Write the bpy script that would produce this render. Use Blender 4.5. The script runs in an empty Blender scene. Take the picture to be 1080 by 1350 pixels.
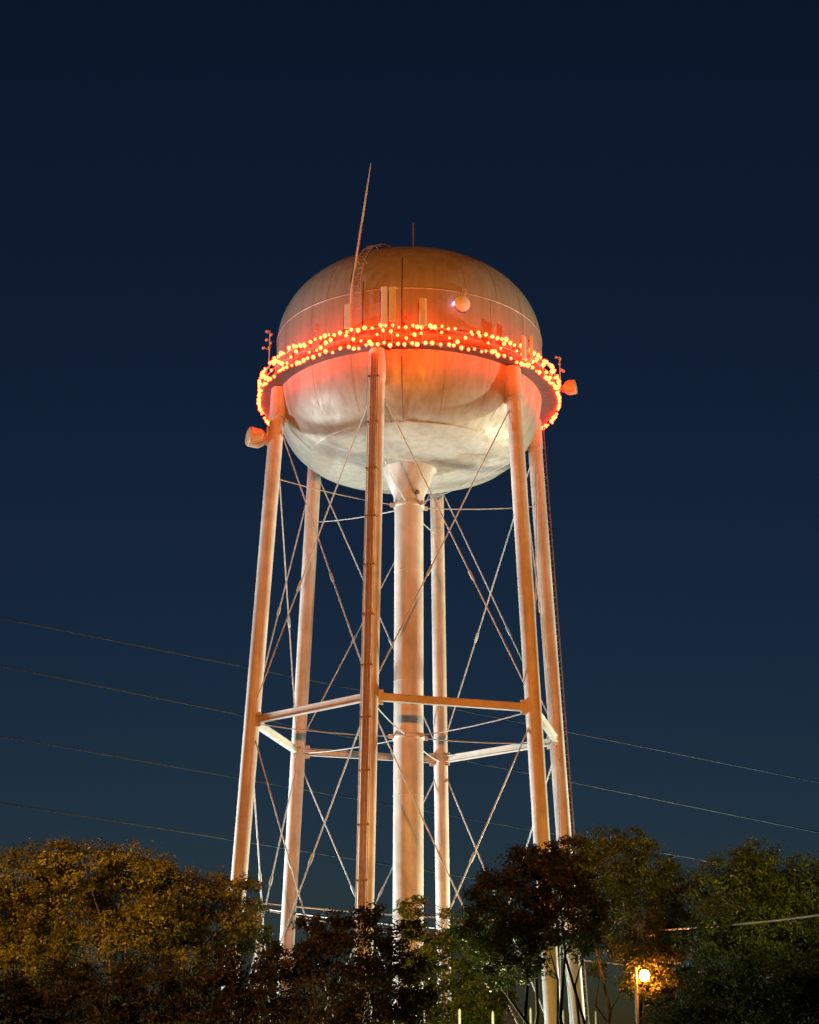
import bpy, math, random
import numpy as np
from mathutils import Vector, Matrix

random.seed(7)
rng = np.random.default_rng(7)
C = bpy.context.scene.collection
PI = math.pi
R = math.radians

# ------------------------------------------------------------------ camera (solved from the photograph)
PW = 1080.0
F_PX, PITCH, ROLL, YAW, DIST = 2205.75, 0.3107, 0.00337, -0.004365, 82.668
CX, CY = 530.0, 727.0
CAM = np.array([0.0, -DIST, 0.0])
_r = np.array([math.cos(YAW), -math.sin(YAW), 0.0])
_h = np.array([math.sin(YAW), math.cos(YAW), 0.0])
_z = np.array([0.0, 0.0, 1.0])
FWD = _h * math.cos(PITCH) + _z * math.sin(PITCH)
UPV = -_h * math.sin(PITCH) + _z * math.cos(PITCH)
RT = _r * math.cos(ROLL) + UPV * math.sin(ROLL)
UP = UPV * math.cos(ROLL) - _r * math.sin(ROLL)
GROUND = -1.7


def ray(x, y):
    return FWD + RT * ((x - CX) / F_PX) - UP * ((y - CY) / F_PX)


def at(x, y, Y):
    """world point on the vertical plane y = Y that the photo shows at pixel (x, y)"""
    d = ray(x, y)
    return CAM + d * ((Y - CAM[1]) / d[1])


def on_drum(x, y, rad):
    """near hit of the pixel's sight line with a vertical cylinder round the tower axis"""
    d = ray(x, y)
    a = d[0] ** 2 + d[1] ** 2
    b = 2 * (CAM[0] * d[0] + CAM[1] * d[1])
    c = CAM[0] ** 2 + CAM[1] ** 2 - rad ** 2
    q = max(b * b - 4 * a * c, 0.0)
    return CAM + d * ((-b - math.sqrt(q)) / (2 * a))


cam_d = bpy.data.cameras.new('camera')
cam_d.sensor_fit = 'HORIZONTAL'
cam_d.sensor_width = 36.0
cam_d.lens = F_PX / PW * 36.0
cam_d.shift_x = (540 - CX) / PW
cam_d.shift_y = (CY - 675) / PW
cam_d.clip_end = 4000
cam = bpy.data.objects.new('camera', cam_d)
C.objects.link(cam)
M = Matrix.Identity(4)
for i in range(3):
    M[i][0], M[i][1], M[i][2], M[i][3] = RT[i], UP[i], -FWD[i], CAM[i]
cam.matrix_world = M
bpy.context.scene.camera = cam


# ------------------------------------------------------------------ materials
def new_mat(name):
    m = bpy.data.materials.new(name)
    m.use_nodes = True
    nt = m.node_tree
    b = nt.nodes['Principled BSDF']
    return m, nt, b


def noise(nt, scale, detail=4, rough=0.6, coord='Object', vec=(1, 1, 1)):
    tc = nt.nodes.new('ShaderNodeTexCoord')
    mp = nt.nodes.new('ShaderNodeMapping')
    mp.inputs['Scale'].default_value = vec
    n = nt.nodes.new('ShaderNodeTexNoise')
    n.inputs['Scale'].default_value = scale
    n.inputs['Detail'].default_value = detail
    n.inputs['Roughness'].default_value = rough
    nt.links.new(tc.outputs[coord], mp.inputs['Vector'])
    nt.links.new(mp.outputs['Vector'], n.inputs['Vector'])
    return n


def ramp(nt, src, stops):
    r = nt.nodes.new('ShaderNodeValToRGB')
    e = r.color_ramp.elements
    while len(e) < len(stops):
        e.new(0.5)
    for k, (p, c) in enumerate(stops):
        e[k].position = p
        e[k].color = (*c, 1)
    nt.links.new(src, r.inputs['Fac'])
    return r


def mixrgb(nt, fac, a, b, mode='MIX'):
    m = nt.nodes.new('ShaderNodeMix')
    m.data_type = 'RGBA'
    m.blend_type = mode
    for val, sock in ((fac, m.inputs[0]), (a, m.inputs[6]), (b, m.inputs[7])):
        if isinstance(val, (int, float)):
            sock.default_value = val
        elif isinstance(val, tuple):
            sock.default_value = (*val, 1)
        else:
            nt.links.new(val, sock)
    return m.outputs[2]


def bump(nt, b, height, strength, dist):
    bp = nt.nodes.new('ShaderNodeBump')
    bp.inputs['Strength'].default_value = strength
    bp.inputs['Distance'].default_value = dist
    nt.links.new(height, bp.inputs['Height'])
    nt.links.new(bp.outputs['Normal'], b.inputs['Normal'])


def silver_paint(name, base, metallic, rough, streak=True, bump_d=0.03, bump_s=0.6):
    m, nt, b = new_mat(name)
    n1 = noise(nt, 0.9, 6, 0.65)
    n2 = noise(nt, 1.0, 5, 0.6, vec=(1.7, 1.7, 0.12))          # long vertical rain streaks
    dirt = ramp(nt, n1.outputs['Fac'], [(0.3, tuple(c * 0.72 for c in base)), (0.62, base)])
    col = dirt.outputs['Color']
    if streak:
        st = ramp(nt, n2.outputs['Fac'], [(0.32, (0.50, 0.42, 0.33)), (0.60, (1, 1, 1))])
        col = mixrgb(nt, 0.7, col, st.outputs['Color'], 'MULTIPLY')
    nt.links.new(col, b.inputs['Base Color'])
    rr = ramp(nt, n1.outputs['Fac'], [(0.3, (rough + 0.14,) * 3), (0.7, (rough,) * 3)])
    nt.links.new(rr.outputs['Color'], b.inputs['Roughness'])
    b.inputs['Metallic'].default_value = metallic
    n3 = noise(nt, 0.55, 3, 0.5, vec=(1, 1, 0.55))
    bump(nt, b, n3.outputs['Fac'], bump_s, bump_d)
    return m


def plain(name, base, rough=0.5, metallic=0.0, var=0.25, scale=4.0):
    m, nt, b = new_mat(name)
    n = noise(nt, scale, 5, 0.6)
    r = ramp(nt, n.outputs['Fac'], [(0.3, tuple(c * (1 - var) for c in base)), (0.7, tuple(min(1, c * (1 + var)) for c in base))])
    nt.links.new(r.outputs['Color'], b.inputs['Base Color'])
    b.inputs['Roughness'].default_value = rough
    b.inputs['Metallic'].default_value = metallic
    return m


def glow(name, col, strength):
    m, nt, b = new_mat(name)
    b.inputs['Base Color'].default_value = (*[min(1, c) for c in col], 1)
    b.inputs['Emission Color'].default_value = (*col, 1)
    b.inputs['Emission Strength'].default_value = strength
    return m


def leaf_mat(name, dark, light, accent):
    m, nt, b = new_mat(name)
    g = nt.nodes.new('ShaderNodeNewGeometry')
    r = ramp(nt, g.outputs['Random Per Island'], [(0.0, tuple(d * 0.45 + l * 0.55 for d, l in zip(dark, light))), (0.5, light), (0.93, light), (1.0, accent)])
    n = noise(nt, 0.8, 3, 0.5)
    sh = ramp(nt, n.outputs['Fac'], [(0.35, (0.55, 0.5, 0.45)), (0.65, (1.1, 1.1, 1.0))])
    col = mixrgb(nt, 0.8, r.outputs['Color'], sh.outputs['Color'], 'MULTIPLY')
    nt.links.new(col, b.inputs['Base Color'])
    b.inputs['Roughness'].default_value = 0.5
    tr = nt.nodes.new('ShaderNodeBsdfTranslucent')
    nt.links.new(col, tr.inputs['Color'])
    mx = nt.nodes.new('ShaderNodeMixShader')
    mx.inputs[0].default_value = 0.3
    out = nt.nodes['Material Output']
    nt.links.new(b.outputs[0], mx.inputs[1])
    nt.links.new(tr.outputs[0], mx.inputs[2])
    nt.links.new(mx.outputs[0], out.inputs['Surface'])
    return m


def tank_paint():
    m, nt, b = new_mat('aged_silver_tank_paint')
    base = (0.50, 0.475, 0.42)
    n1 = noise(nt, 0.5, 4, 0.5)
    n2 = noise(nt, 1.0, 6, 0.62, vec=(2.6, 2.6, 0.10))
    n4 = noise(nt, 1.0, 4, 0.7, vec=(7.0, 7.0, 0.22))
    dirt = ramp(nt, n1.outputs['Fac'], [(0.25, tuple(c * 0.86 for c in base)), (0.7, base)])
    st = ramp(nt, n2.outputs['Fac'], [(0.34, (0.66, 0.58, 0.48)), (0.60, (1, 1, 1))])
    ru = ramp(nt, n4.outputs['Fac'], [(0.66, (1, 1, 1)), (0.78, (0.62, 0.46, 0.32))])
    col = mixrgb(nt, 0.65, dirt.outputs['Color'], st.outputs['Color'], 'MULTIPLY')
    col = mixrgb(nt, 0.55, col, ru.outputs['Color'], 'MULTIPLY')
    nt.links.new(col, b.inputs['Base Color'])
    rr = ramp(nt, n2.outputs['Fac'], [(0.35, (0.58,) * 3), (0.65, (0.42,) * 3)])
    nt.links.new(rr.outputs['Color'], b.inputs['Roughness'])
    b.inputs['Metallic'].default_value = 0.22
    n3 = noise(nt, 0.7, 3, 0.5, vec=(1.6, 1.6, 0.4))
    bump(nt, b, n3.outputs['Fac'], 0.45, 0.07)
    return m


MAT = {
    'tank': tank_paint(),
    'leg': silver_paint('aged_silver_leg_paint', (0.62, 0.60, 0.56), 0.0, 0.62, True, 0.01, 0.3),
    'steel': silver_paint('painted_bracing_steel', (0.58, 0.55, 0.50), 0.15, 0.45, False, 0.005, 0.2),
    'deck': plain('stained_deck_plate', (0.14, 0.115, 0.10), 0.6, 0.1),
    'coax': plain('brown_cable_jacket', (0.30, 0.20, 0.14), 0.5),
    'rod': plain('weathered_rod_steel', (0.42, 0.43, 0.43), 0.5, 0.1),
    'dark_steel': plain('rusty_ladder_steel', (0.16, 0.10, 0.07), 0.65, 0.1, 0.4),
    'cable': plain('black_coaxial_jacket', (0.035, 0.03, 0.03), 0.5),
    'radome': plain('white_radome_plastic', (0.80, 0.76, 0.70), 0.4, 0.0, 0.06),
    'drum': plain('radome_orange_light_tint', (0.60, 0.42, 0.27), 0.45, 0.0, 0.1),  # orange lamp light put into the base colour of the drums
    'pink': plain('faded_globe_plastic', (0.60, 0.40, 0.38), 0.4, 0.0, 0.1),
    'bulb': glow('warm_red_bulb_glass', (1.0, 0.023, 0.0056), 48.0),
    'beacon': glow('red_beacon_glass', (1.0, 0.03, 0.01), 1.2),
    'wire': plain('green_black_string_wire', (0.03, 0.035, 0.03), 0.6),
    'line': plain('aluminium_wire_cool_tint', (0.09, 0.22, 0.26), 0.6, 0.0),  # blue-green in the base colour offsets the orange flood, cool light painted in
    'line_lit': plain('wire_lit_tone', (0.6, 0.58, 0.52), 0.4, 0.1),  # lighter wire copy, the floodlight on the low wires is in its colour
    'bark': plain('dark_rough_bark', (0.055, 0.04, 0.03), 0.9, 0, 0.5, 9),
    'pole_wood': plain('pale_weathered_pole_wood', (0.36, 0.31, 0.25), 0.8, 0, 0.3, 6),
    'insulator': plain('glazed_insulator', (0.45, 0.36, 0.25), 0.25),
    'lamp_paint': plain('grey_lamp_pole_paint', (0.30, 0.29, 0.27), 0.45, 0.1, 0.15),
    'lamp_glass': glow('sodium_lamp_glass', (1.0, 0.22, 0.025), 600.0),
    'violet': glow('violet_lamp_lens', (0.55, 0.40, 1.0), 5.0),
    'fence_wire': plain('dull_fence_wire', (0.10, 0.10, 0.10), 0.6),
    'fence': plain('galvanised_fence_steel', (0.55, 0.54, 0.52), 0.45, 0.3, 0.15),
    'concrete': plain('rough_footing_concrete', (0.35, 0.33, 0.30), 0.85, 0, 0.3, 3),
    'ground': plain('dry_night_grass', (0.06, 0.065, 0.03), 0.95, 0, 0.5, 0.7),
    'leaf_gold': leaf_mat('golden_green_leaves', (0.045, 0.055, 0.012), (0.11, 0.105, 0.022), (0.17, 0.12, 0.03)),
    'leaf_brown': leaf_mat('brownish_green_leaves', (0.035, 0.03, 0.012), (0.075, 0.055, 0.022), (0.11, 0.06, 0.03)),
    'leaf_green': leaf_mat('fresh_green_leaves', (0.03, 0.055, 0.012), (0.07, 0.12, 0.022), (0.12, 0.17, 0.03)),
    'leaf_olive': leaf_mat('olive_green_leaves', (0.02, 0.038, 0.008), (0.055, 0.085, 0.018), (0.085, 0.10, 0.025)),
}


# ------------------------------------------------------------------ mesh building
class MB:
    def __init__(self):
        self.v, self.f, self.s = [], [], []

    def add(self, vs, fs, smooth=True):
        o = len(self.v)
        self.v += [tuple(float(c) for c in p) for p in vs]
        self.f += [tuple(i + o for i in f) for f in fs]
        self.s += [smooth] * len(fs)

    def tube(self, pts, rads, n=12, caps=True):
        pts = [Vector([float(c) for c in p]) for p in pts]
        if isinstance(rads, (int, float)):
            rads = [rads] * len(pts)
        vs, fs = [], []
        a = None
        for i, p in enumerate(pts):
            t = (pts[min(i + 1, len(pts) - 1)] - pts[max(i - 1, 0)]).normalized()
            a = t.orthogonal() if a is None else a - t * a.dot(t)
            a.normalize()
            b = t.cross(a).normalized()
            for k in range(n):
                w = 2 * PI * k / n
                vs.append(p + (a * math.cos(w) + b * math.sin(w)) * rads[i])
        for i in range(len(pts) - 1):
            for k in range(n):
                k2 = (k + 1) % n
                fs.append((i * n + k, i * n + k2, (i + 1) * n + k2, (i + 1) * n + k))
        self.add(vs, fs)
        if caps:
            m = len(pts) - 1
            self.add(vs[:n], [tuple(range(n))[::-1]], False)
            self.add(vs[m * n:], [tuple(range(n))], False)
        return self

    def lathe(self, prof, n=48, org=(0, 0, 0), axis=(0, 0, 1)):
        ax = Vector(axis).normalized()
        u = ax.orthogonal().normalized()
        w = ax.cross(u)
        org = Vector([float(c) for c in org])
        vs, fs = [], []
        for r, z in prof:
            for k in range(n):
                t = 2 * PI * k / n
                vs.append(org + ax * z + (u * math.cos(t) + w * math.sin(t)) * max(r, 1e-4))
        for i in range(len(prof) - 1):
            for k in range(n):
                k2 = (k + 1) % n
                fs.append((i * n + k, i * n + k2, (i + 1) * n + k2, (i + 1) * n + k))
        self.add(vs, fs)
        return self

    def box(self, c, s, ux=(1, 0, 0), uz=(0, 0, 1), bev=0.0):
        ux = Vector([float(a) for a in ux]).normalized()
        uz = Vector([float(a) for a in uz])
        uz = (uz - ux * uz.dot(ux)).normalized()
        uy = uz.cross(ux)
        c = Vector([float(a) for a in c])
        hx, hy, hz = (a / 2 for a in s)
        b = min(bev, hx * 0.9, hy * 0.9)
        if b <= 0:
            ring = [(-hx, -hy), (hx, -hy), (hx, hy), (-hx, hy)]
        else:
            ring = [(-hx + b, -hy), (hx - b, -hy), (hx, -hy + b), (hx, hy - b), (hx - b, hy), (-hx + b, hy), (-hx, hy - b), (-hx, -hy + b)]
        n = len(ring)
        vs = [c + ux * x + uy * y + uz * z for z in (-hz, hz) for x, y in ring]
        fs = [(k, (k + 1) % n, n + (k + 1) % n, n + k) for k in range(n)] + [tuple(range(n))[::-1], tuple(range(n, 2 * n))]
        self.add(vs, fs, False)
        return self

    def beam(self, a, b, w, h, t=0.03):
        """rolled I-section from a to b, web upright"""
        a, b = Vector([float(q) for q in a]), Vector([float(q) for q in b])
        d = (b - a)
        L = d.length
        d.normalize()
        m = (a + b) / 2
        up = Vector((0, 0, 1))
        up = (up - d * up.dot(d)).normalized()
        self.box(m + up * (h / 2 - t / 2), (L, w, t), d, up)
        self.box(m - up * (h / 2 - t / 2), (L, w, t), d, up)
        self.box(m, (L, w * 0.45, h - 2 * t), d, up)
        return self

    def build(self, name, mat, parent=None):
        me = bpy.data.meshes.new(name)
        me.from_pydata(self.v, [], self.f)
        me.polygons.foreach_set('use_smooth', self.s)
        me.materials.append(MAT[mat])
        me.update()
        o = bpy.data.objects.new(name, me)
        C.objects.link(o)
        if parent:
            o.parent = parent
            o.matrix_parent_inverse = Matrix.Translation(world_loc(parent)).inverted()
        return o


def world_loc(o):
    p = Vector(o.location)
    if o.parent:                       # children meshes keep a zero world offset by construction
        p = Vector((0, 0, 0))
    return p


def tag(o, label=None, cat=None, group=None, kind=None):
    if label:
        o['label'] = label
    if cat:
        o['category'] = cat
    if group:
        o['group'] = group
    if kind:
        o['kind'] = kind
    return o


def thing(name, loc, label, cat, group=None):
    o = bpy.data.objects.new(name, None)
    o.empty_display_size = 0.3
    C.objects.link(o)
    o.location = [float(c) for c in loc]
    return tag(o, label, cat, group)


def sub(mb, name, mat, parent):
    """sub-part: parent is a part whose world transform is identity"""
    me_o = mb.build(name, mat)
    me_o.parent = parent
    return me_o


# ------------------------------------------------------------------ ground
g = MB()
N = 40
xs = np.sign(np.linspace(-1, 1, N)) * np.abs(np.linspace(-1, 1, N)) ** 2 * 1500
vs = []
for yy in xs:
    for xx in xs:
        vs.append((xx, yy - 20, GROUND + 0.12 * math.sin(xx * 0.21) * math.cos(yy * 0.17)))
g.add(vs, [(j * N + i, j * N + i + 1, (j + 1) * N + i + 1, (j + 1) * N + i) for j in range(N - 1) for i in range(N - 1)])
tag(g.build('ground', 'ground'), kind='structure')

# ------------------------------------------------------------------ the water tower
PHI, KB, ZS, ZB = -0.745778, 0.05173, 17.077, 34.69
RS, RB, ZR = 8.0, 7.9, 35.62
ANG = {k: PHI + i * PI / 3 for k, i in {'A': -2, 'C': -1, 'E': 0, 'F': 1, 'D': 2, 'B': 3}.items()}
ORDER = 'ACEFDB'
ZC, RT_, HU, NU, HL, NL = 37.84, 7.13, 4.87, 2.2, 6.85, 3.9


def leg_p(a, z, out=0.0):
    r = RS + KB * (ZS - z) + out
    return Vector((r * math.cos(ANG[a]), r * math.sin(ANG[a]), z))


def tank_profile(n=40, off=0.0):
    pr = []
    for i in range(n + 1):
        w = -PI / 2 + PI / 2 * i / n
        pr.append(((RT_) * abs(math.cos(w)) ** (2 / NL), ZC - HL * abs(math.sin(w)) ** (2 / NL)))
    for i in range(1, n + 1):
        w = PI / 2 * i / n
        pr.append(((RT_) * abs(math.cos(w)) ** (2 / NU), ZC + HU * abs(math.sin(w)) ** (2 / NU)))
    return pr


def tank_r(z, off=0.0):
    if z >= ZC:
        q = min(1, (z - ZC) / HU)
        return RT_ * max(0, 1 - q ** NU) ** (1 / NU) + off
    q = min(1, (ZC - z) / HL)
    return RT_ * max(0, 1 - q ** NL) ** (1 / NL) + off


def on_tank(x, y):
    d = ray(x, y)
    t0, t1 = 60.0, 100.0
    prev = t0
    for i in range(4000):
        t = t0 + (t1 - t0) * i / 4000
        p = CAM + d * t
        if ZC - HL < p[2] < ZC + HU and math.hypot(p[0], p[1]) < tank_r(p[2]):
            return p
    return None


tower = thing('water_tower', (0, 0, GROUND), 'tall silver six legged water tower with round tank rising above the trees', 'water tower')


def part(mb, name, mat, label=None):
    o = mb.build(name, mat, tower)
    if label:
        o['label'] = label
    return o


# tank shell with welded seams
tk = MB()
tk.lathe(tank_profile(), 128)
sm = tk
for z in (31.63, 38.1):
    r = tank_r(z)
    r1, r2 = tank_r(z - 0.05), tank_r(z + 0.05)
    sm.lathe([(r1 + 0.002, z - 0.05), (r + 0.03, z - 0.02), (r + 0.03, z + 0.02), (r2 + 0.002, z + 0.05)], 128)
for k in range(18):
    a = 2 * PI * (k + 0.27) / 18
    zz = np.concatenate([np.linspace(31.68, 38.05, 30)])
    vs, fs = [], []
    for z in zz:
        for da in (-0.0045, 0.0045):
            r = tank_r(z) + 0.014
            vs.append((r * math.cos(a + da), r * math.sin(a + da), z))
    for i in range(len(zz) - 1):
        fs.append((2 * i, 2 * i + 1, 2 * i + 3, 2 * i + 2))
    sm.add(vs, fs)
for k in range(24):
    a = 2 * PI * (k + 0.6) / 24
    zz = np.linspace(38.15, 42.55, 26)
    vs, fs = [], []
    for z in zz:
        for da in (-0.0045, 0.0045):
            r = tank_r(z) + 0.012
            vs.append((r * math.cos(a + da), r * math.sin(a + da), z))
    for i in range(len(zz) - 1):
        fs.append((2 * i, 2 * i + 1, 2 * i + 3, 2 * i + 2))
    sm.add(vs, fs)
p0 = on_tank(528, 548)
a0 = math.atan2(p0[1], p0[0])
for da in (-0.09, 0.13):
    sm.tube([((tank_r(31.63) + 0.05) * math.cos(a), (tank_r(31.63) + 0.05) * math.sin(a), 31.63 + (0.12 if abs(a - a0) < 0.01 else 0)) for a in (a0, a0 + da * 0.5, a0 + da)], 0.05, 8)
tank = part(tk, 'tank', 'tank')
fin = MB()
fin.tube([(0, 0, 42.6), (0, 0, 43.0)], 0.5, 20)
fin.tube([(0, 0, 43.0), (0, 0, 43.25), (0, 0, 43.4)], [0.42, 0.3, 0.06], 20)
sub(fin, 'roof_vent', 'tank', tank)
rd = MB()
rd.tube([(0.2, -1.2, 42.4), (0.2, -1.2, 45.0)], 0.045, 8)
sub(rd, 'lightning_rod', 'dark_steel', tank)

# ladder curving up over the roof
base = on_tank(473, 384)
az = math.atan2(base[1], base[0])
rl = MB()
rails = []
for da in (-0.034, 0.034):
    pts = []
    for i in range(26):
        z = base[2] - 1.2 + (42.5 - base[2] + 1.2) * (1 - (1 - i / 25) ** 2)
        rr = tank_r(z) + 0.22
        aa = az + da * 6.0 / max(rr, 2.2)
        pts.append((rr * math.cos(aa), rr * math.sin(aa), z + 0.12))
    rails.append(pts)
    rl.tube(pts, 0.04, 8)
for i in range(0, 26):
    rl.tube([rails[0][i], rails[1][i]], 0.012, 6)
for i in (2, 8, 14, 20):
    for q in (0, 1):
        p = Vector(rails[q][i])
        rr = tank_r(p.z - 0.12) - 0.05
        a2 = math.atan2(p.y, p.x)
        rl.tube([p, (rr * math.cos(a2), rr * math.sin(a2), p.z - 0.12)], 0.025, 6)
part(rl, 'roof_ladder', 'steel')

# conduits down the tank wall
for x0, y0, y1, rad in ((530, 470, 552, 0.03), (480, 372, 430, 0.035), (531, 340, 430, 0.035)):
    p0, p1 = on_tank(x0, y0), on_tank(x0, y1)
    a = math.atan2(p0[1], p0[0])
    cd = MB()
    cd.tube([((tank_r(z) + 0.06) * math.cos(a), (tank_r(z) + 0.06) * math.sin(a), z) for z in np.linspace(p0[2], p1[2], 14)], rad, 8)
    part(cd, 'conduit', 'dark_steel')

# riser pipe with flared collar
rp = MB()
rp.tube([(0, 0, GROUND - 0.1), (0, 0, 29.35)], 0.75, 40)
for z in np.arange(2.2, 29, 5.8):
    rp.lathe([(0.751, z - 0.03), (0.765, z - 0.012), (0.765, z + 0.012), (0.751, z + 0.03)], 40)
riser = part(rp, 'riser_pipe', 'leg')
co = MB()
co.lathe([(0.80, 29.2), (0.80, 29.5), (0.84, 29.62), (1.42, 30.98), (1.47, 31.0), (1.47, 31.1), (1.0, 31.2)], 48)
sub(co, 'flared_collar', 'leg', riser)
ho = MB()
p = Vector((0.42, -0.72, 29.55))
ho.lathe([(0.13, -0.1), (0.13, 0.06), (0.09, 0.09), (0.0, 0.09)], 16, p, (0.5, -0.85, 0))
sub(ho, 'drain_cap', 'dark_steel', riser)

# legs
for a in ORDER:
    lg = MB()
    lg.tube([leg_p(a, GROUND - 0.2), leg_p(a, 34.77)], 0.385, 28)
    for z in (6.3, 11.8, 22.6, 28.4, 33.0):
        d = (leg_p(a, 30) - leg_p(a, 0)).normalized()
        lg.lathe([(0.384, -0.03), (0.393, -0.012), (0.393, 0.012), (0.384, 0.03)], 28, leg_p(a, z), d)
    o = part(lg, 'leg', 'leg')
    hd = MB()
    hd.tube([leg_p(a, 33.1), leg_p(a, 34.7)], 0.43, 28)
    rad = Vector((math.cos(ANG[a]), math.sin(ANG[a]), 0))
    hd.box(leg_p(a, 33.9) - rad * 0.28, (0.5, 0.06, 1.9), rad, (0, 0, 1))
    sub(hd, 'cap_plate', 'leg', o)
    ft = MB()
    ft.lathe([(0.95, GROUND - 0.2), (0.95, GROUND + 0.35), (0.9, GROUND + 0.4), (0.0, GROUND + 0.4)], 8, (leg_p(a, GROUND).x, leg_p(a, GROUND).y, 0))
    sub(ft, 'footing', 'concrete', o)

# horizontal struts, gussets, bracing rods
for i, a in enumerate(ORDER):
    b = ORDER[(i + 1) % 6]
    pa, pb = leg_p(a, ZS), leg_p(b, ZS)
    d = (pb - pa).normalized()
    st = MB()
    st.beam(pa + d * 0.42, pb - d * 0.42, 0.26, 0.36)
    o = part(st, 'strut', 'steel')
    for q, e in ((pa, d), (pb, -d)):
        gs = MB()
        gs.box(q + e * 0.50, (0.26, 0.05, 0.70), e, (0, 0, 1))
        gs.box(q + e * 0.41, (0.10, 0.24, 0.62), e, (0, 0, 1))
        sub(gs, 'gusset', 'steel', o)
    for (z0, z1) in ((ZS + 0.35, 33.0), (GROUND + 0.7, ZS - 0.35)):
        for (s, e) in ((a, b), (b, a)):
            p0, p1 = leg_p(s, z0, 0.0), leg_p(e, z1, 0.0)
            off = Vector((d.y, -d.x, 0)) * (0.08 if s == a else -0.02)
            dd = (p1 - p0).normalized()
            p0, p1 = p0 + off + dd * 0.35, p1 + off - dd * 0.35
            rod = MB()
            rod.tube([p0, p0 + dd * 0.5, p0 + dd * 0.55, p1 - dd * 0.55, p1 - dd * 0.5, p1], [0.055, 0.055, 0.034, 0.034, 0.055, 0.055], 8)
            o2 = part(rod, 'bracing_rod', 'rod')
            tb = MB()
            c = p0.lerp(p1, 0.38 if z0 > 10 else 0.62)
            tb.tube([c - dd * 0.30, c - dd * 0.2, c + dd * 0.2, c + dd * 0.30], [0.04, 0.07, 0.07, 0.04], 8)
            sub(tb, 'turnbuckle', 'rod', o2)

# radial tie rods at strut level and under the tank
for zl, zr in ((ZS - 0.15, 16.75), (29.75, 29.0)):
    for a in ORDER:
        u = Vector((math.cos(ANG[a]), math.sin(ANG[a]), 0))
        p1 = leg_p(a, zl) - u * 0.38
        p0 = Vector((0, 0, zr)) + u * 0.74
        m = p0.lerp(p1, 0.5) - Vector((0, 0, 0.10))
        rod = MB()
        rod.tube([p0, p0.lerp(m, 0.5) - Vector((0, 0, .03)), m, m.lerp(p1, 0.5) - Vector((0, 0, .03)), p1], 0.03, 8)
        part(rod, 'tie_rod', 'rod')
    rg = MB()
    rg.lathe([(0.751, zr - 0.12), (0.80, zr - 0.1), (0.80, zr + 0.1), (0.751, zr + 0.12)], 40)
    for a in ORDER:
        u = Vector((math.cos(ANG[a]), math.sin(ANG[a]), 0))
        rg.box(Vector((0, 0, zr)) + u * 0.9, (0.26, 0.06, 0.22), u)
    sub(rg, 'tie_ring', 'steel', riser)

# balcony
bf = MB()
bf.lathe([(7.0, ZB + 0.10), (RB - 0.02, ZB + 0.10), (RB + 0.03, ZB + 0.08), (RB + 0.03, ZB + 0.22), (RB, ZB + 0.22), (RB, ZB + 0.16), (7.0, ZB + 0.16)], 144)
part(bf, 'balcony_floor', 'deck')
ra = MB()
for z, rr in ((ZR - 0.03, 0.035), (ZB + 0.50, 0.025)):
    ra.tube([(RB * math.cos(t), RB * math.sin(t), z) for t in np.linspace(0, 2 * PI, 145)], rr, 8, False)
rail = part(ra, 'railing', 'steel')
for k in range(36):
    a = 2 * PI * k / 36
    po = MB()
    po.tube([(RB * math.cos(a), RB * math.sin(a), ZB), (RB * math.cos(a), RB * math.sin(a), ZR - 0.03)], 0.032, 6)
    sub(po, 'railing_post', 'steel', rail)

# cable ladder up the front leg
cl = MB()
d = (leg_p('C', 34) - leg_p('C', 0)).normalized()
side = Vector((-math.sin(ANG['C']), math.cos(ANG['C']), 0))
outw = Vector((math.cos(ANG['C']), math.sin(ANG['C']), 0))
for s in (-0.30, 0.16):
    cl.tube([leg_p('C', GROUND + 1, 0.46) + side * s, leg_p('C', 34.4, 0.46) + side * s], 0.035, 8)
for z in np.arange(0, 34.3, 0.6):
    cl.tube([leg_p('C', z, 0.46) + side * -0.30, leg_p('C', z, 0.46) + side * 0.16], 0.018, 6)
cable_ladder = part(cl, 'cable_ladder', 'leg')
cb = MB()
for s, rr in ((-0.17, 0.045), (-0.06, 0.05), (0.06, 0.045)):
    cb.tube([leg_p('C', GROUND + 1, 0.53) + side * s, leg_p('C', 34.4, 0.53) + side * s], rr, 8)
sub(cb, 'coaxial_cable', 'coax', cable_ladder)
for z in np.arange(1.3, 34, 2.45):
    br = MB()
    br.box(leg_p('C', z, 0.36) + side * -0.06, (0.56, 0.4, 0.06), side, d)
    sub(br, 'cable_bracket', 'dark_steel', cable_ladder)

# climbing ladder up the far right leg
ld = MB()
sx = Vector((0.86, 0.5, 0))
sy = Vector((-0.5, 0.86, 0))
for s in (-0.2, 0.2):
    ld.tube([leg_p('F', GROUND + 2) + sx * 0.52 + sy * s, leg_p('F', 34.4) + sx * 0.52 + sy * s], 0.03, 8)
for z in np.arange(1, 34.4, 0.35):
    ld.tube([leg_p('F', z) + sx * 0.52 + sy * -0.2, leg_p('F', z) + sx * 0.52 + sy * 0.2], 0.018, 6)
for z in np.arange(1.5, 34, 3.0):
    for s in (-0.2, 0.2):
        ld.tube([leg_p('F', z) + sx * 0.52 + sy * s, leg_p('F', z) + sx * 0.3 + sy * s], 0.022, 6)
part(ld, 'climbing_ladder', 'dark_steel')


# ------------------------------------------------------------------ light strings on the balcony rails
def ico():
    mb = MB()
    mb.lathe([(0.0, -0.095), (0.06, -0.078), (0.094, -0.02), (0.085, 0.035), (0.042, 0.08), (0.03, 0.11), (0.0, 0.11)], 10)
    return mb


bulb_proto = None


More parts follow.
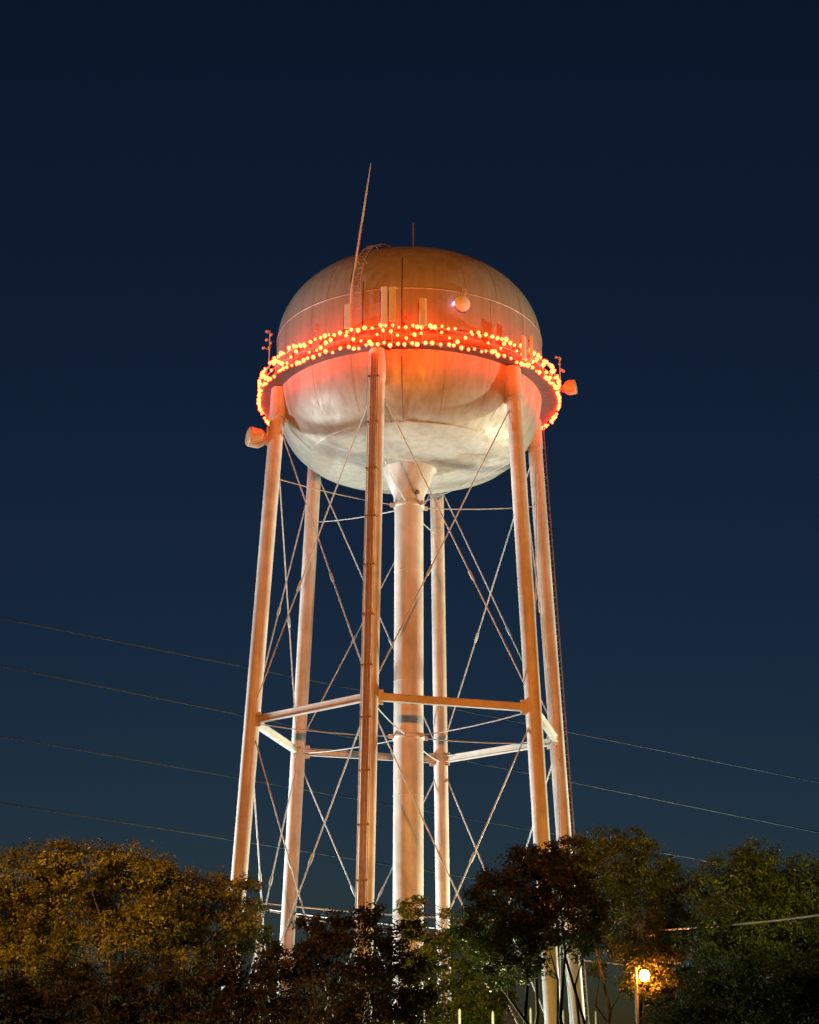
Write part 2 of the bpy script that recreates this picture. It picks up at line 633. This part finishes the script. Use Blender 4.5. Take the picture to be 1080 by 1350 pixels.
def light_string(path, label, spacing, skip):
    global bulb_proto
    root = thing('light_string', path[0], label, 'string lights')
    w = MB()
    w.tube(path, 0.018, 5)
    w.build('wire', 'wire', root)
    acc, last = 0.0, Vector(path[0])
    nxt = spacing * 0.5
    n = 0
    for p in path[1:]:
        p = Vector(p)
        seg = (p - last).length
        while acc + seg >= nxt:
            q = last.lerp(p, (nxt - acc) / seg)
            nxt += spacing * random.uniform(0.6, 1.4)
            if random.random() < skip or n >= 100:
                continue
            out = Vector((q.x, q.y, 0)).normalized()
            if bulb_proto is None:
                o = ico().build('bulb', 'bulb')
                bulb_proto = o
            else:
                o = bulb_proto.copy()
                C.objects.link(o)
            o.parent = root
            o.location = q - Vector(root.location) + out * 0.03 + Vector((0, 0, random.uniform(-0.07, 0.07)))
            o.rotation_euler = (random.uniform(2.2, 3.9), random.uniform(-0.5, 0.5), 0)
            s = random.uniform(0.7, 1.3)
            o.scale = (s, s, s)
            n += 1
        acc += seg
        last = p
    return n


def arc(z0, amp, a0, a1, n=400):
    return [Vector(((RB + 0.07) * math.cos(a), (RB + 0.07) * math.sin(a), z0 - amp * abs(math.sin(a * 9)) + 0.02 * math.sin(a * 31))) for a in np.linspace(a0, a1, n)]


A0, A1 = R(-90 - 127), R(-90 + 127)
n1 = light_string(arc(ZR + 0.02, 0.08, A0, A1), 'string of glowing bulbs along the top rail of the tank balcony', 0.335, 0.05)
n2 = light_string(arc(ZB + 0.0, 0.05, A0, A1), 'string of glowing bulbs along the floor edge of the tank balcony', 0.335, 0.03)
zig = []
a = A0 + R(3)
upf = True
while a < A1:
    zig.append((a, ZR - 0.05 if upf else ZB + 0.12))
    upf = not upf
    a += R(random.choice((5.5, 7, 8, 9, 11)))
path = []
for (a, z), (a2, z2) in zip(zig, zig[1:]):
    for t in np.linspace(0, 1, 8, endpoint=False):
        aa = a + (a2 - a) * t
        path.append(Vector(((RB + 0.06) * math.cos(aa), (RB + 0.06) * math.sin(aa), z + (z2 - z) * t)))
n3 = light_string(path, 'string of glowing bulbs zigzagging between the two balcony rails', 0.44, 0.04)
print('bulbs', n1, n2, n3)


# ------------------------------------------------------------------ antennas and fittings on the balcony
def panel_antenna(x, ytop, ybot, wpx, label, turn=0.0):
    p = on_drum(x, (ytop + ybot) / 2, RB + 0.16)
    pt = on_drum(x, ytop, RB + 0.16)
    pb = on_drum(x, ybot, RB + 0.16)
    h = pt[2] - pb[2]
    w = wpx * 88.0 / F_PX
    a = math.atan2(p[1], p[0])
    rad = Vector((math.cos(a), math.sin(a), 0))
    root = thing('panel_antenna', (RB * rad.x, RB * rad.y, ZB), label, 'antenna', 'panel antennas on the balcony rail')
    c = Vector(((RB + 0.20) * rad.x, (RB + 0.20) * rad.y, (pt[2] + pb[2]) / 2))
    dirn = Matrix.Rotation(turn, 3, 'Z') @ rad
    tan = Vector((-dirn.y, dirn.x, 0))
    mb = MB()
    mb.box(c, (w, 0.16, h), tan, (0, 0, 1), 0.045)
    mb.build('radome', 'radome', root)
    mb = MB()
    q = c - dirn * 0.15
    mb.tube([(q.x, q.y, ZB + 0.02), (q.x, q.y, pt[2] + 0.05)], 0.035, 10)
    mb.build('mounting_pole', 'steel', root)
    mb = MB()
    for zz in (-0.32, 0.32):
        mb.box(c - dirn * 0.10 + Vector((0, 0, h * zz)), (w * 0.5, 0.12, 0.07), tan)
    mb.build('bracket', 'dark_steel', root)
    mb = MB()
    b0 = c - Vector((0, 0, h / 2))
    mb.tube([b0, b0 - Vector((0, 0, 0.15)), q + Vector((0, 0, -h / 2 - 0.35)), (q.x, q.y, ZB + 0.1)], 0.02, 6)
    mb.build('feed_cable', 'cable', root)


panel_antenna(459.3, 402, 433, 9, 'single tall orange lit panel antenna left of the paired panels')
panel_antenna(507, 379, 428, 8.2, 'left and taller looking panel of the close pair over the front leg', -0.1)
panel_antenna(517.5, 379, 424, 8, 'right panel of the close pair of tall antennas over the front leg', 0.15)
panel_antenna(557.3, 394, 430, 9, 'single panel antenna standing right of the close pair')
panel_antenna(690, 444, 474, 8, 'brown lit panel antenna at the right bend of the balcony', 0.25)
panel_antenna(699.5, 445, 475, 5, 'narrow pale panel antenna turned sideways at the right bend of the balcony', 0.9)


def drum_dish(x, y, Y, rpx, depth, axis, anchor, label):
    c = Vector(at(x, y, Y))
    ax = Vector(axis).normalized()
    r = rpx * 84.0 / F_PX
    root = thing('drum_antenna', c, label, 'antenna', 'drum antennas fixed to the tower')
    mb = MB()
    mb.lathe([(0.0, -depth * 0.62), (r * 0.45, -depth * 0.58), (r * 0.86, -depth * 0.30), (r, -depth * 0.15), (r, depth * 0.42), (r * 0.985, depth * 0.45)], 36, c, ax)
    mb.build('dish_shroud', 'drum', root)
    mb = MB()
    mb.lathe([(r * 0.98, depth * 0.44), (r * 0.9, depth * 0.50), (r * 0.5, depth * 0.54), (0, depth * 0.55)], 36, c, ax)
    mb.build('radome', 'drum', root)
    mb = MB()
    b = c - ax * depth * 0.55
    an = Vector(anchor)
    mb.tube([b, b - ax * 0.12, an], 0.06, 10)
    mb.tube([an + Vector((0, 0, 0.5)), an - Vector((0, 0, 0.5))], 0.06, 10)
    mb.build('mount', 'steel', root)
    mb = MB()
    mb.box(b - ax * 0.02, (0.22, 0.22, 0.3), ax, (0, 0, 1), 0.03)
    mb.build('radio_box', 'dark_steel', root)


la = leg_p('A', 32.05)
drum_dish(338.5, 577.5, la.y - 0.1, 13.5, 0.95, (-1, -0.42, 0.05), la + Vector((-0.42, -0.12, -0.0)), 'white drum antenna on the left leg below the balcony')
an = Vector((RB * math.cos(R(-8)), RB * math.sin(R(-8)), ZB + 0.45))
drum_dish(752, 511, -0.9, 10.5, 0.62, (1, -0.30, 0.1), an, 'red lit drum antenna sticking out from the right of the balcony')


def globe_pole(x, y0, y1, globes, label):
    # pole clamped to the balcony rail, carrying small globes on short arms
    sgn = -1 if x < 530 else 1
    Y = -1.2 if sgn < 0 else -0.6
    b, t = Vector(at(x, y0, Y)), Vector(at(x, y1, Y))
    t.x = b.x
    root = thing('globe_antenna', b, label, 'antenna', 'globe antennas at the ends of the balcony')
    mb = MB()
    mb.tube([b, t], 0.035, 8)
    mb.build('pole', 'steel', root)
    for gx, gy in globes:
        c = Vector(at(gx, gy, Y + random.uniform(-0.15, 0.15)))
        mb = MB()
        rr = random.uniform(0.075, 0.1)
        mb.lathe([(0, -rr), (rr * 0.7, -rr * 0.7), (rr, 0), (rr * 0.7, rr * 0.7), (0, rr)], 14, c)
        o = mb.build('globe', 'pink', root)
        mb = MB()
        mb.tube([c, (b.x, b.y, c.z - 0.05)], 0.018, 6)
        s = mb.build('arm', 'steel')
        s.parent = o
        s.matrix_parent_inverse = Matrix.Identity(4)
        s.location = (0, 0, 0)
        s.parent = o
        s.matrix_parent_inverse = Matrix.Translation(-Vector(root.location)) @ Matrix.Translation(Vector(root.location))


globe_pole(354.5, 486, 436, [(352, 437), (357.5, 441), (351.5, 448), (357, 452), (347.5, 458.5), (355, 458)], 'thin pole with a cluster of small pink globes left of the tank')
globe_pole(739, 512, 470, [(733.5, 471), (738, 473), (737.5, 480), (740, 487), (743, 489)], 'thin pole with a cluster of small pale globes right of the tank')

# small fittings: beacons and the round lamp on the tank wall
for (x, y, lab) in ((535, 421, 'small red obstruction lamp on the balcony rail between the panel antennas'),
                    (418, 433, 'small pinkish lamp bracket on the balcony rail at left')):
    p = on_drum(x, y, RB)
    a = math.atan2(p[1], p[0])
    b = Vector((RB * math.cos(a), RB * math.sin(a), ZR))
    root = thing('obstruction_lamp', b, lab, 'lamp')
    mb = MB()
    h = max(p[2] - ZR, 0.25)
    mb.tube([b - Vector((0, 0, 0.3)), b + Vector((0, 0, h - 0.08))], 0.03, 8)
    mb.box(b + Vector((0, 0, h - 0.1)), (0.2, 0.2, 0.08), (1, 0, 0), (0, 0, 1), 0.02)
    mb.build('base', 'steel', root)
    mb = MB()
    mb.lathe([(0.10, 0), (0.105, 0.12), (0.085, 0.22), (0.04, 0.28), (0, 0.29)], 16, b + Vector((0, 0, h - 0.06)))
    mb.build('lens', 'beacon' if x > 500 else 'pink', root)

p = Vector(on_tank(605, 405))
a = math.atan2(p.y, p.x)
rad = Vector((math.cos(a), math.sin(a), 0))
c = p + rad * 0.45
root = thing('round_floodlight', p, 'round lamp with bracket hung before the tank above the balcony lights', 'lamp')
mb = MB()
mb.lathe([(0, -0.16), (0.2, -0.14), (0.38, -0.04), (0.42, 0.03), (0.40, 0.06), (0, 0.075)], 28, c, rad * 1.0 + Vector((0, 0, -0.15)))
mb.build('housing', 'radome', root)
mb = MB()
top = Vector(on_tank(611, 385))
mb.tube([c + Vector((0, 0, 0.38)), c + Vector((0.12, 0, 0.65)), top], 0.04, 8)
mb.box(top, (0.25, 0.25, 0.3), rad)
mb.build('bracket', 'steel', root)
mb = MB()
mb.lathe([(0, 0), (0.09, 0.01), (0.1, 0.04), (0, 0.05)], 16, c - rad * 0.22 + Vector((-0.3, 0, 0.1)), Vector((-0.5, 0.2, 0.3)))
mb.build('lens', 'violet', root)

# whip antenna and sleeve antenna on the shoulder of the tank
wb_ = Vector(on_tank(463, 388))
wt = Vector(at(489, 215, wb_.y - 0.3))
wm = wb_.lerp(wt, 0.55)
root = thing('whip_antenna', wb_, 'tall thin leaning whip antenna rising from the left of the tank roof', 'antenna')
mb = MB()
mb.tube([wb_ + Vector((0, 0, -0.6)), wb_, wm, wb_.lerp(wt, 0.75), wt], [0.06, 0.06, 0.05, 0.042, 0.018], 10)
mb.build('mast', 'radome', root)
mb = MB()
for f in (0.0, 0.17):
    q = wb_.lerp(wt, f)
    rr = tank_r(min(q.z, 42.4))
    a2 = math.atan2(q.y, q.x)
    mb.tube([q, (rr * math.cos(a2), rr * math.sin(a2), q.z - 0.1)], 0.035, 6)
mb.build('bracket', 'dark_steel', root)
sb_ = Vector(on_tank(462, 372))
st_ = Vector(at(477, 294, sb_.y))
root = thing('sleeve_antenna', sb_, 'short dark rod antenna with thick sleeved tip beside the whip antenna', 'antenna')
mb = MB()
mb.tube([sb_ - Vector((0, 0, 0.4)), sb_, st_], 0.03, 8)
mb.build('rod', 'dark_steel', root)
mb = MB()
mb.tube([sb_.lerp(st_, 0.72), st_], 0.07, 10)
mb.build('sleeve', 'dark_steel', root)


# ------------------------------------------------------------------ power lines and poles
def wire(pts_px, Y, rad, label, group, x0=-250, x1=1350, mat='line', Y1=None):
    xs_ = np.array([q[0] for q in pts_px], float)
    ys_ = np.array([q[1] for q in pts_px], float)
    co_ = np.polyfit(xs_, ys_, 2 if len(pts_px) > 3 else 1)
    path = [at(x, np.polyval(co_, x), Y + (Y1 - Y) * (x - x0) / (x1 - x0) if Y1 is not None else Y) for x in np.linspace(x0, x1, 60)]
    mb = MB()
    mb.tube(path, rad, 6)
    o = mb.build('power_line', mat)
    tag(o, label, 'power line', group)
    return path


GR = 'long power lines crossing the sky behind the tower'
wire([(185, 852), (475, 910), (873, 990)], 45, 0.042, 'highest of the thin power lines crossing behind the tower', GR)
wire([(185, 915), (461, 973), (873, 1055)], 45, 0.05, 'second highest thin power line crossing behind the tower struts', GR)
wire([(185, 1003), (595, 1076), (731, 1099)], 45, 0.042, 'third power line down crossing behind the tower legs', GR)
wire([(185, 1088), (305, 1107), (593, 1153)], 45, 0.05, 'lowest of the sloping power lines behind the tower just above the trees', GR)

pb_ = Vector(at(343, 1195, 11.0))
pole = thing('utility_pole', (pb_.x, pb_.y, GROUND), 'pale utility pole lit beside the left legs behind the trees', 'utility pole')
mb = MB()
mb.tube([(pb_.x, pb_.y, GROUND - 0.3), pb_], [0.22, 0.17], 14)
mb.build('pole_shaft', 'pole_wood', pole)
mb = MB()
mb.box(pb_ + Vector((0, -0.2, -0.35)), (0.14, 1.9, 0.14), (1, 0, 0), (0, 0, 1))
mb.build('crossarm', 'pole_wood', pole)
for s in (-0.85, 0.0, 0.85):
    mb = MB()
    zc = -0.28 if s else 0.0
    mb.lathe([(0.05, 0), (0.08, 0.04), (0.05, 0.08), (0.08, 0.12), (0.04, 0.2), (0, 0.21)], 12, pb_ + Vector((0, s - (0.2 if s else 0), zc)))
    mb.build('insulator', 'insulator', pole)
GR2 = 'lit wires strung low behind the tower legs'
wire([(346, 1191), (430, 1199), (560, 1209), (623, 1211.7), (860, 1215)], 11, 0.04, 'upper lit wire strung low behind the tower legs', GR2, 346, 1250, 'line_lit')
wire([(346, 1198.5), (467, 1213), (636, 1228.5), (760, 1229), (874, 1226)], 11, 0.028, 'bright lower wire running from the utility pole past the right hand trees', GR2, 346, 1100, 'line_lit', -48)
wire([(346, 1203), (430, 1211), (620, 1240), (700, 1265), (800, 1274), (900, 1275)], 11, 0.04, 'sagging lit wire lowest on the utility pole', GR2, 346, 1250, 'line_lit')

# ------------------------------------------------------------------ fence with posts in front of the tower
Yf = -40.0
fence = thing('wire_fence', (at(650, 1336, Yf)[0], Yf, GROUND), 'pale post and wire fence half hidden under the trees', 'fence')
zt = at(700, 1333, Yf)[2]
for x, dz in ((560, 0), (606, 0.02), (650, -0.03), (700, 0.05), (743, 0.0), (786, -0.02)):
    p = at(x, 1333, Yf)
    mb = MB()
    mb.tube([(p[0], Yf, GROUND - 0.2), (p[0], Yf, zt - 0.02 + dz), (p[0], Yf, zt + 0.03 + dz)], [0.035, 0.035, 0.015], 10)
    mb.build('post', 'fence', fence)
x0, x1 = at(560, 1333, Yf)[0], at(786, 1333, Yf)[0]
for k in range(8):
    z = GROUND + 0.25 + (zt - 0.25 - GROUND) * k / 8
    mb = MB()
    mb.tube([(x0, Yf - 0.055, z), (x1, Yf - 0.055, z)], 0.008, 5)
    mb.build('wire', 'fence_wire', fence)

# ------------------------------------------------------------------ street lamp by the right trees
Yl = -30.2
lp = Vector(at(850, 1287, Yl))
px_ = at(839, 1300, Yl)[0]
lamp = thing('street_lamp', (px_, Yl, GROUND), 'glowing orange street lamp on a pale post under the right hand trees', 'street lamp')
mb = MB()
mb.tube([(px_, Yl, GROUND - 0.2), (px_, Yl, lp.z + 0.25)], [0.065, 0.045], 14)
mb.build('post', 'lamp_paint', lamp)
mb = MB()
mb.tube([(px_, Yl, lp.z + 0.18), (px_ + 0.12, Yl, lp.z + 0.27), (lp.x, Yl, lp.z + 0.25)], 0.025, 8)
mb.build('arm', 'lamp_paint', lamp)
mb = MB()
mb.lathe([(0.04, 0.28), (0.09, 0.25), (0.12, 0.17), (0.115, 0.165), (0.08, 0.21), (0.0, 0.24)], 20, lp)
mb.build('lamp_shade', 'lamp_paint', lamp)
mb = MB()
mb.lathe([(0, -0.15), (0.08, -0.13), (0.135, -0.06), (0.15, 0.02), (0.13, 0.11), (0, 0.16)], 20, lp)
mb.build('globe', 'lamp_glass', lamp)


# ------------------------------------------------------------------ trees
def leaves_mesh(clumps, density, size, mat, name, parent, flat=0.75):
    P, NR = [], []
    for (c, r) in clumps:
        n = int(density * r ** 2.2)
        # twig sprays: cluster centres in the clump, leaves round each
        n = int(n * 3.8)
        ns = max(14, int(n / 40))
        d = rng.normal(size=(ns, 3))
        d /= np.linalg.norm(d, axis=1)[:, None]
        rr = r * (0.35 + 0.72 * rng.random(ns) ** 0.6)
        sc = np.asarray(c) + d * rr[:, None] * np.array([1, 1, flat])
        idx = rng.integers(0, ns, n)
        sig = 0.13 * r ** 0.5
        pts = sc[idx] + rng.normal(size=(n, 3)) * np.array([sig, sig, sig * 0.6]) + d[idx] * rng.random(n)[:, None] * 0.12 * r
        P.append(pts)
        NR.append(d[idx])
    P = np.concatenate(P)
    NR = np.concatenate(NR)
    n = len(P)
    nor = NR * 0.9 + rng.normal(size=(n, 3)) * 0.45 + np.array([0, 0, 0.3])
    nor /= np.linalg.norm(nor, axis=1)[:, None]
    u = rng.normal(size=(n, 3))
    u -= nor * (u * nor).sum(1)[:, None]
    u /= np.linalg.norm(u, axis=1)[:, None]
    w = np.cross(nor, u)
    s = size * 0.58 * (0.6 + 0.8 * rng.random(n))[:, None]
    V = np.stack([P - u * s, P + w * s * 0.45 + nor * s * 0.12, P + u * s, P - w * s * 0.45 + nor * s * 0.12], 1).reshape(-1, 3)
    me = bpy.data.meshes.new(name)
    me.vertices.add(4 * n)
    me.vertices.foreach_set('co', V.astype(np.float32).ravel())
    me.loops.add(4 * n)
    me.loops.foreach_set('vertex_index', np.arange(4 * n, dtype=np.int32))
    me.polygons.add(n)
    me.polygons.foreach_set('loop_start', np.arange(0, 4 * n, 4, dtype=np.int32))
    me.update(calc_edges=True)
    me.validate()
    me.materials.append(MAT[mat])
    o = bpy.data.objects.new(name, me)
    C.objects.link(o)
    o.parent = parent
    o.matrix_parent_inverse = Matrix.Translation(Vector(parent.location)).inverted()
    return n


def tree(name, label, cat, Y, base_x, blobs, mat, density=900, leaf=0.085, stems=1, spread=0.25, trunk_r=0.11, group=None, jit=1.0):
    """blobs: (x, y, r) in photo pixels, turned into clumps at real distance with their own depth"""
    D = Y - CAM[1]
    bx = at(base_x, 1430, Y)[0]
    root = thing(name, (bx, Y, GROUND), label, cat, group)
    clumps = []
    for (x, y, r, *dep) in blobs:
        rm = r * D / F_PX
        c = at(x, y, Y) + np.array([0, dep[0] if dep else random.uniform(-1, 1) * rm * 1.1, 0])
        clumps.append((c, rm))
        for k in range(3):                                           # small side clumps roughen the outline
            a, e = random.uniform(0, 2 * PI), random.uniform(-0.4, 1.0)
            off = np.array([math.cos(a) * math.cos(e), math.sin(a) * math.cos(e), math.sin(e) * 0.8]) * rm * random.uniform(0.75, 1.0) * jit
            clumps.append((c + off, rm * random.uniform(0.28, 0.5)))
    leaves_mesh(clumps, density, leaf, mat, 'crown', root)
    # trunk stems and limbs reaching into every clump
    tb = MB()
    heads = []
    cen = np.mean([c for c, r in clumps], axis=0)
    low = min(c[2] - r for c, r in clumps)
    for s in range(stems):
        a = 2 * PI * s / max(stems, 1) + 0.6
        off = np.array([math.cos(a), math.sin(a), 0]) * spread
        b = np.array([bx, Y, GROUND - 0.1]) + off * (0.5 if stems > 1 else 0)
        fork = np.array([bx + (cen[0] - bx) * 0.45, Y, max(GROUND + 0.40 * (cen[2] - GROUND), GROUND + 0.6)]) + off * (2.2 if stems > 1 else 0)
        mid = (b + fork) / 2 + rng.normal(size=3) * np.array([0.07, 0.07, 0])
        tr_ = trunk_r / (stems ** 0.4)
        tb.tube([b, b * 0.8 + mid * 0.2, mid, fork], [tr_ * 1.5, tr_ * 1.1, tr_, tr_ * 0.8], 10)
        heads.append((fork, tr_ * 0.75))
    nodes = []
    mains = clumps[::4]
    picks = [mains[k] for k in sorted(random.sample(range(len(mains)), min(len(mains), 3 + stems)))]
    for (c, r) in picks:                                             # a few crooked boughs
        f, fr = min(heads, key=lambda q: np.linalg.norm(q[0] - c))
        e = f + (c - f) * 0.9
        side_ = rng.normal(size=3) * np.linalg.norm(e - f) * 0.10
        pts = [f, f * 0.72 + e * 0.28 + side_, f * 0.38 + e * 0.62 - side_ * 0.5 + np.array([0, 0, 0.08]), e]
        tb.tube(pts, [fr, fr * 0.75, fr * 0.5, fr * 0.18], 8)
        nodes += [(pts[1], fr * 0.5), (pts[2], fr * 0.36), (pts[3], fr * 0.16)]
    for (c, r) in clumps:                                            # limbs leave the boughs, never one common point
        f, fr = min(nodes, key=lambda q: np.linalg.norm(q[0] - c) + (1.5 if q[0][2] > c[2] + 0.3 else 0))
        m1 = f * 0.5 + c * 0.5 + rng.normal(size=3) * 0.12 * np.linalg.norm(c - f)
        tb.tube([f, m1, c], [max(fr * 0.7, 0.012), max(fr * 0.4, 0.009), 0.006], 6)
        for q in range(3):
            e = c + rng.normal(size=3) * r * 0.45
            tb.tube([c * 0.7 + m1 * 0.3, e], [0.010, 0.004], 4)
    tb.build('trunk', 'bark', root)


tree('broadleaf_tree', 'golden lit leafy tree standing beside the left tower leg', 'tree', -37, 190,
     [(192, 1152, 42), (150, 1185, 52), (232, 1180, 42), (272, 1182, 40), (310, 1178, 30), (215, 1225, 48), (165, 1245, 50), (285, 1225, 38), (320, 1222, 26), (255, 1262, 40), (120, 1150, 45)],
     'leaf_gold', 1150, 0.085, 2, 0.3, 0.13)
tree('broadleaf_tree', 'wide golden tree filling the far left bottom corner', 'tree', -34, 40,
     [(40, 1160, 55), (90, 1200, 50), (10, 1220, 60), (60, 1255, 60), (-50, 1190, 60), (-40, 1260, 60)], 'leaf_gold', 1000, 0.09, 1)
tree('small_tree', 'small yellow green lit shrubby tree at the foot of the left leg', 'tree', -31, 330,
     [(334, 1200, 16), (322, 1222, 20), (345, 1232, 16), (318, 1245, 22)], 'leaf_green', 1600, 0.075, 1, 0.1, 0.05)
tree('shrub', 'dark shrub in front of the golden tree', 'shrub', -46, 250,
     [(290, 1285, 34), (250, 1310, 40), (205, 1300, 40), (330, 1300, 30), (310, 1335, 36), (250, 1350, 40), (190, 1345, 38), (140, 1320, 40), (90, 1300, 42), (60, 1345, 42), (10, 1320, 45)], 'leaf_brown', 1400, 0.075, 3, 0.4, 0.06)
tree('small_tree', 'dark reddish brown tree in the middle, in front of the front leg', 'tree', -46, 455,
     [(450, 1215, 22), (480, 1212, 20), (420, 1240, 28), (462, 1252, 34), (512, 1240, 24), (385, 1270, 28), (430, 1292, 36), (490, 1295, 36), (540, 1280, 26), (360, 1300, 30), (395, 1335, 36), (460, 1345, 38), (525, 1335, 36), (350, 1345, 30), (495, 1200, 10), (540, 1225, 16), (405, 1222, 18), (355, 1262, 22), (515, 1268, 26), (550, 1310, 28)],
     'leaf_brown', 1500, 0.075, 2, 0.25, 0.09)
tree('small_tree', 'fresh green lit tree before the foot of the riser pipe', 'tree', -34, 590,
     [(538, 1200, 16), (553, 1185, 9), (548, 1225, 20), (575, 1250, 24), (600, 1240, 20), (560, 1275, 26), (605, 1285, 30), (640, 1300, 30), (575, 1320, 34), (625, 1340, 32), (660, 1325, 22), (635, 1262, 24), (615, 1222, 14), (590, 1205, 9), (655, 1290, 22), (550, 1345, 30)],
     'leaf_green', 1500, 0.08, 2, 0.2, 0.08)
tree('broadleaf_tree', 'dark many stemmed tree in front of the right hand tower legs', 'tree', -43, 748,
     [(700, 1150, 36), (655, 1175, 32), (638, 1215, 34), (690, 1200, 36), (735, 1160, 36), (745, 1125, 24), (620, 1245, 22), (665, 1250, 34), (720, 1235, 34), (765, 1200, 34), (700, 1278, 22), (655, 1285, 22), (770, 1245, 28), (715, 1135, 20), (640, 1180, 22), (612, 1225, 18), (675, 1265, 28), (740, 1200, 30), (700, 1225, 34), (690, 1130, 22)],
     'leaf_olive', 1500, 0.075, 4, 0.3, 0.13)
tree('broadleaf_tree', 'tall olive green tree behind the street lamp at right', 'tree', -29, 800,
     [(800, 1108, 26), (838, 1112, 24), (775, 1120, 20), (770, 1150, 34), (815, 1150, 40), (855, 1150, 34), (885, 1180, 40), (800, 1195, 42), (850, 1205, 42), (900, 1230, 44), (810, 1240, 34), (862, 1250, 36), (880, 1300, 34), (905, 1320, 30), (832, 1262, 24), (790, 1278, 16), (868, 1330, 20), (905, 1345, 30), (850, 1290, 34, -0.2), (868, 1262, 22, -1.0), (832, 1300, 18, -0.7), (875, 1310, 18, -1.2)],
     'leaf_olive', 1150, 0.085, 2, 0.3, 0.14)
tree('broadleaf_tree', 'dark olive tree filling the right corner of the view', 'tree', -36, 990,
     [(960, 1170, 50), (1010, 1150, 55), (1060, 1180, 60), (950, 1240, 55), (1010, 1235, 60), (1070, 1260, 60), (940, 1310, 50), (1000, 1320, 60), (1060, 1330, 60), (1110, 1220, 60)],
     'leaf_olive', 1000, 0.09, 1, 0.2, 0.15)
tree('shrub', 'low dark shrub at the bottom by the fence posts', 'shrub', -37, 690,
     [(600, 1365, 30), (640, 1372, 26), (560, 1362, 30), (860, 1362, 26), (900, 1350, 32)], 'leaf_green', 1400, 0.075, 2, 0.4, 0.05)


# ------------------------------------------------------------------ light
def spot(name, loc, target, watts, col, ang, blend=0.5, size=0.3):
    L = bpy.data.lights.new(name, 'SPOT')
    L.energy = watts
    L.color = col
    L.spot_size = R(ang)
    L.spot_blend = blend
    L.shadow_soft_size = size
    o = bpy.data.objects.new(name, L)
    C.objects.link(o)
    o.location = loc
    o.rotation_euler = (Vector(target) - Vector(loc)).to_track_quat('-Z', 'Y').to_euler()
    return o


def point(name, loc, watts, col, size=0.2):
    L = bpy.data.lights.new(name, 'POINT')
    L.energy = watts
    L.color = col
    L.shadow_soft_size = size
    o = bpy.data.objects.new(name, L)
    C.objects.link(o)
    o.location = loc
    return o


WHITE = (0.88, 1.0, 0.98)
CREAM = (1.0, 0.95, 0.66)
SODIUM = (1.0, 0.27, 0.03)
spot('floodlight_left', (-40, 16, 0.5), (0, 0, 11), 235000, WHITE, 64, 0.95, 3.0)
spot('floodlight_right', (38, 22, 0.5), (0, 0, 11), 235000, CREAM, 64, 0.95, 3.0)
spot('dome_flood_left', (-90, -6, 4), (0, 0, 36.5), 150000, (0.92, 0.98, 1.0), 17, 0.6, 1.5)
spot('dome_flood_right', (92, 6, 4), (0, 0, 36.5), 190000, CREAM, 17, 0.6, 1.5)
spot('sodium_flood', (6, -118, 9), (0, 0, 25), 430000, SODIUM, 26, 0.8, 0.6)
spot('warm_base_flood', (1, -30, 0.5), (0, -1, 32), 3200, (1.0, 0.66, 0.26), 26, 0.8, 0.4)
spot('sodium_lamp_left', (-19, -56, 11), (-7.5, -37, 4.2), 50000, (1.0, 0.45, 0.07), 34, 0.6, 0.3)
spot('sodium_lamp_right', (15, -60, 10), (7.5, -29, 6.5), 26000, (1.0, 0.72, 0.15), 24, 0.6, 0.3)
spot('sodium_lamp_road', (-14, -74, 8), (-4.2, -46, 1.5), 22000, (1.0, 0.50, 0.12), 17, 0.8, 0.3)
point('green_tree_fill', tuple(at(612, 1375, -42)), 600, (1.0, 0.97, 0.42), 0.2)  # added unseen fill, stands in for flood spill on the green tree
point('wire_fill_left', (-14, 52, 2), 8000, (0.75, 0.95, 1.0), 0.3)  # added unseen fill, only there to brighten the power lines behind the tower
point('wire_fill_right', (20, 52, 2), 15000, (0.85, 0.95, 1.0), 0.3)  # second added fill, for the right stretch of the same wires

w = bpy.data.worlds.new('World')
bpy.context.scene.world = w
w.use_nodes = True
nt = w.node_tree
bg = nt.nodes['Background']
sky = nt.nodes.new('ShaderNodeTexSky')
sky.sky_type = 'NISHITA'
sky.sun_disc = False
sky.sun_elevation = R(-2.5)
sky.sun_rotation = R(0)
sky.air_density = 1.0
sky.dust_density = 0.6
sky.ozone_density = 2.5
nt.links.new(mixrgb(nt, 1.0, sky.outputs['Color'], (0.64, 0.94, 0.98), 'MULTIPLY'), bg.inputs['Color'])
bg.inputs['Strength'].default_value = 0.15

sc = bpy.context.scene
sc.view_settings.view_transform = 'Standard'
sc.view_settings.look = 'None'
sc.view_settings.exposure = 0
sc.view_settings.gamma = 1
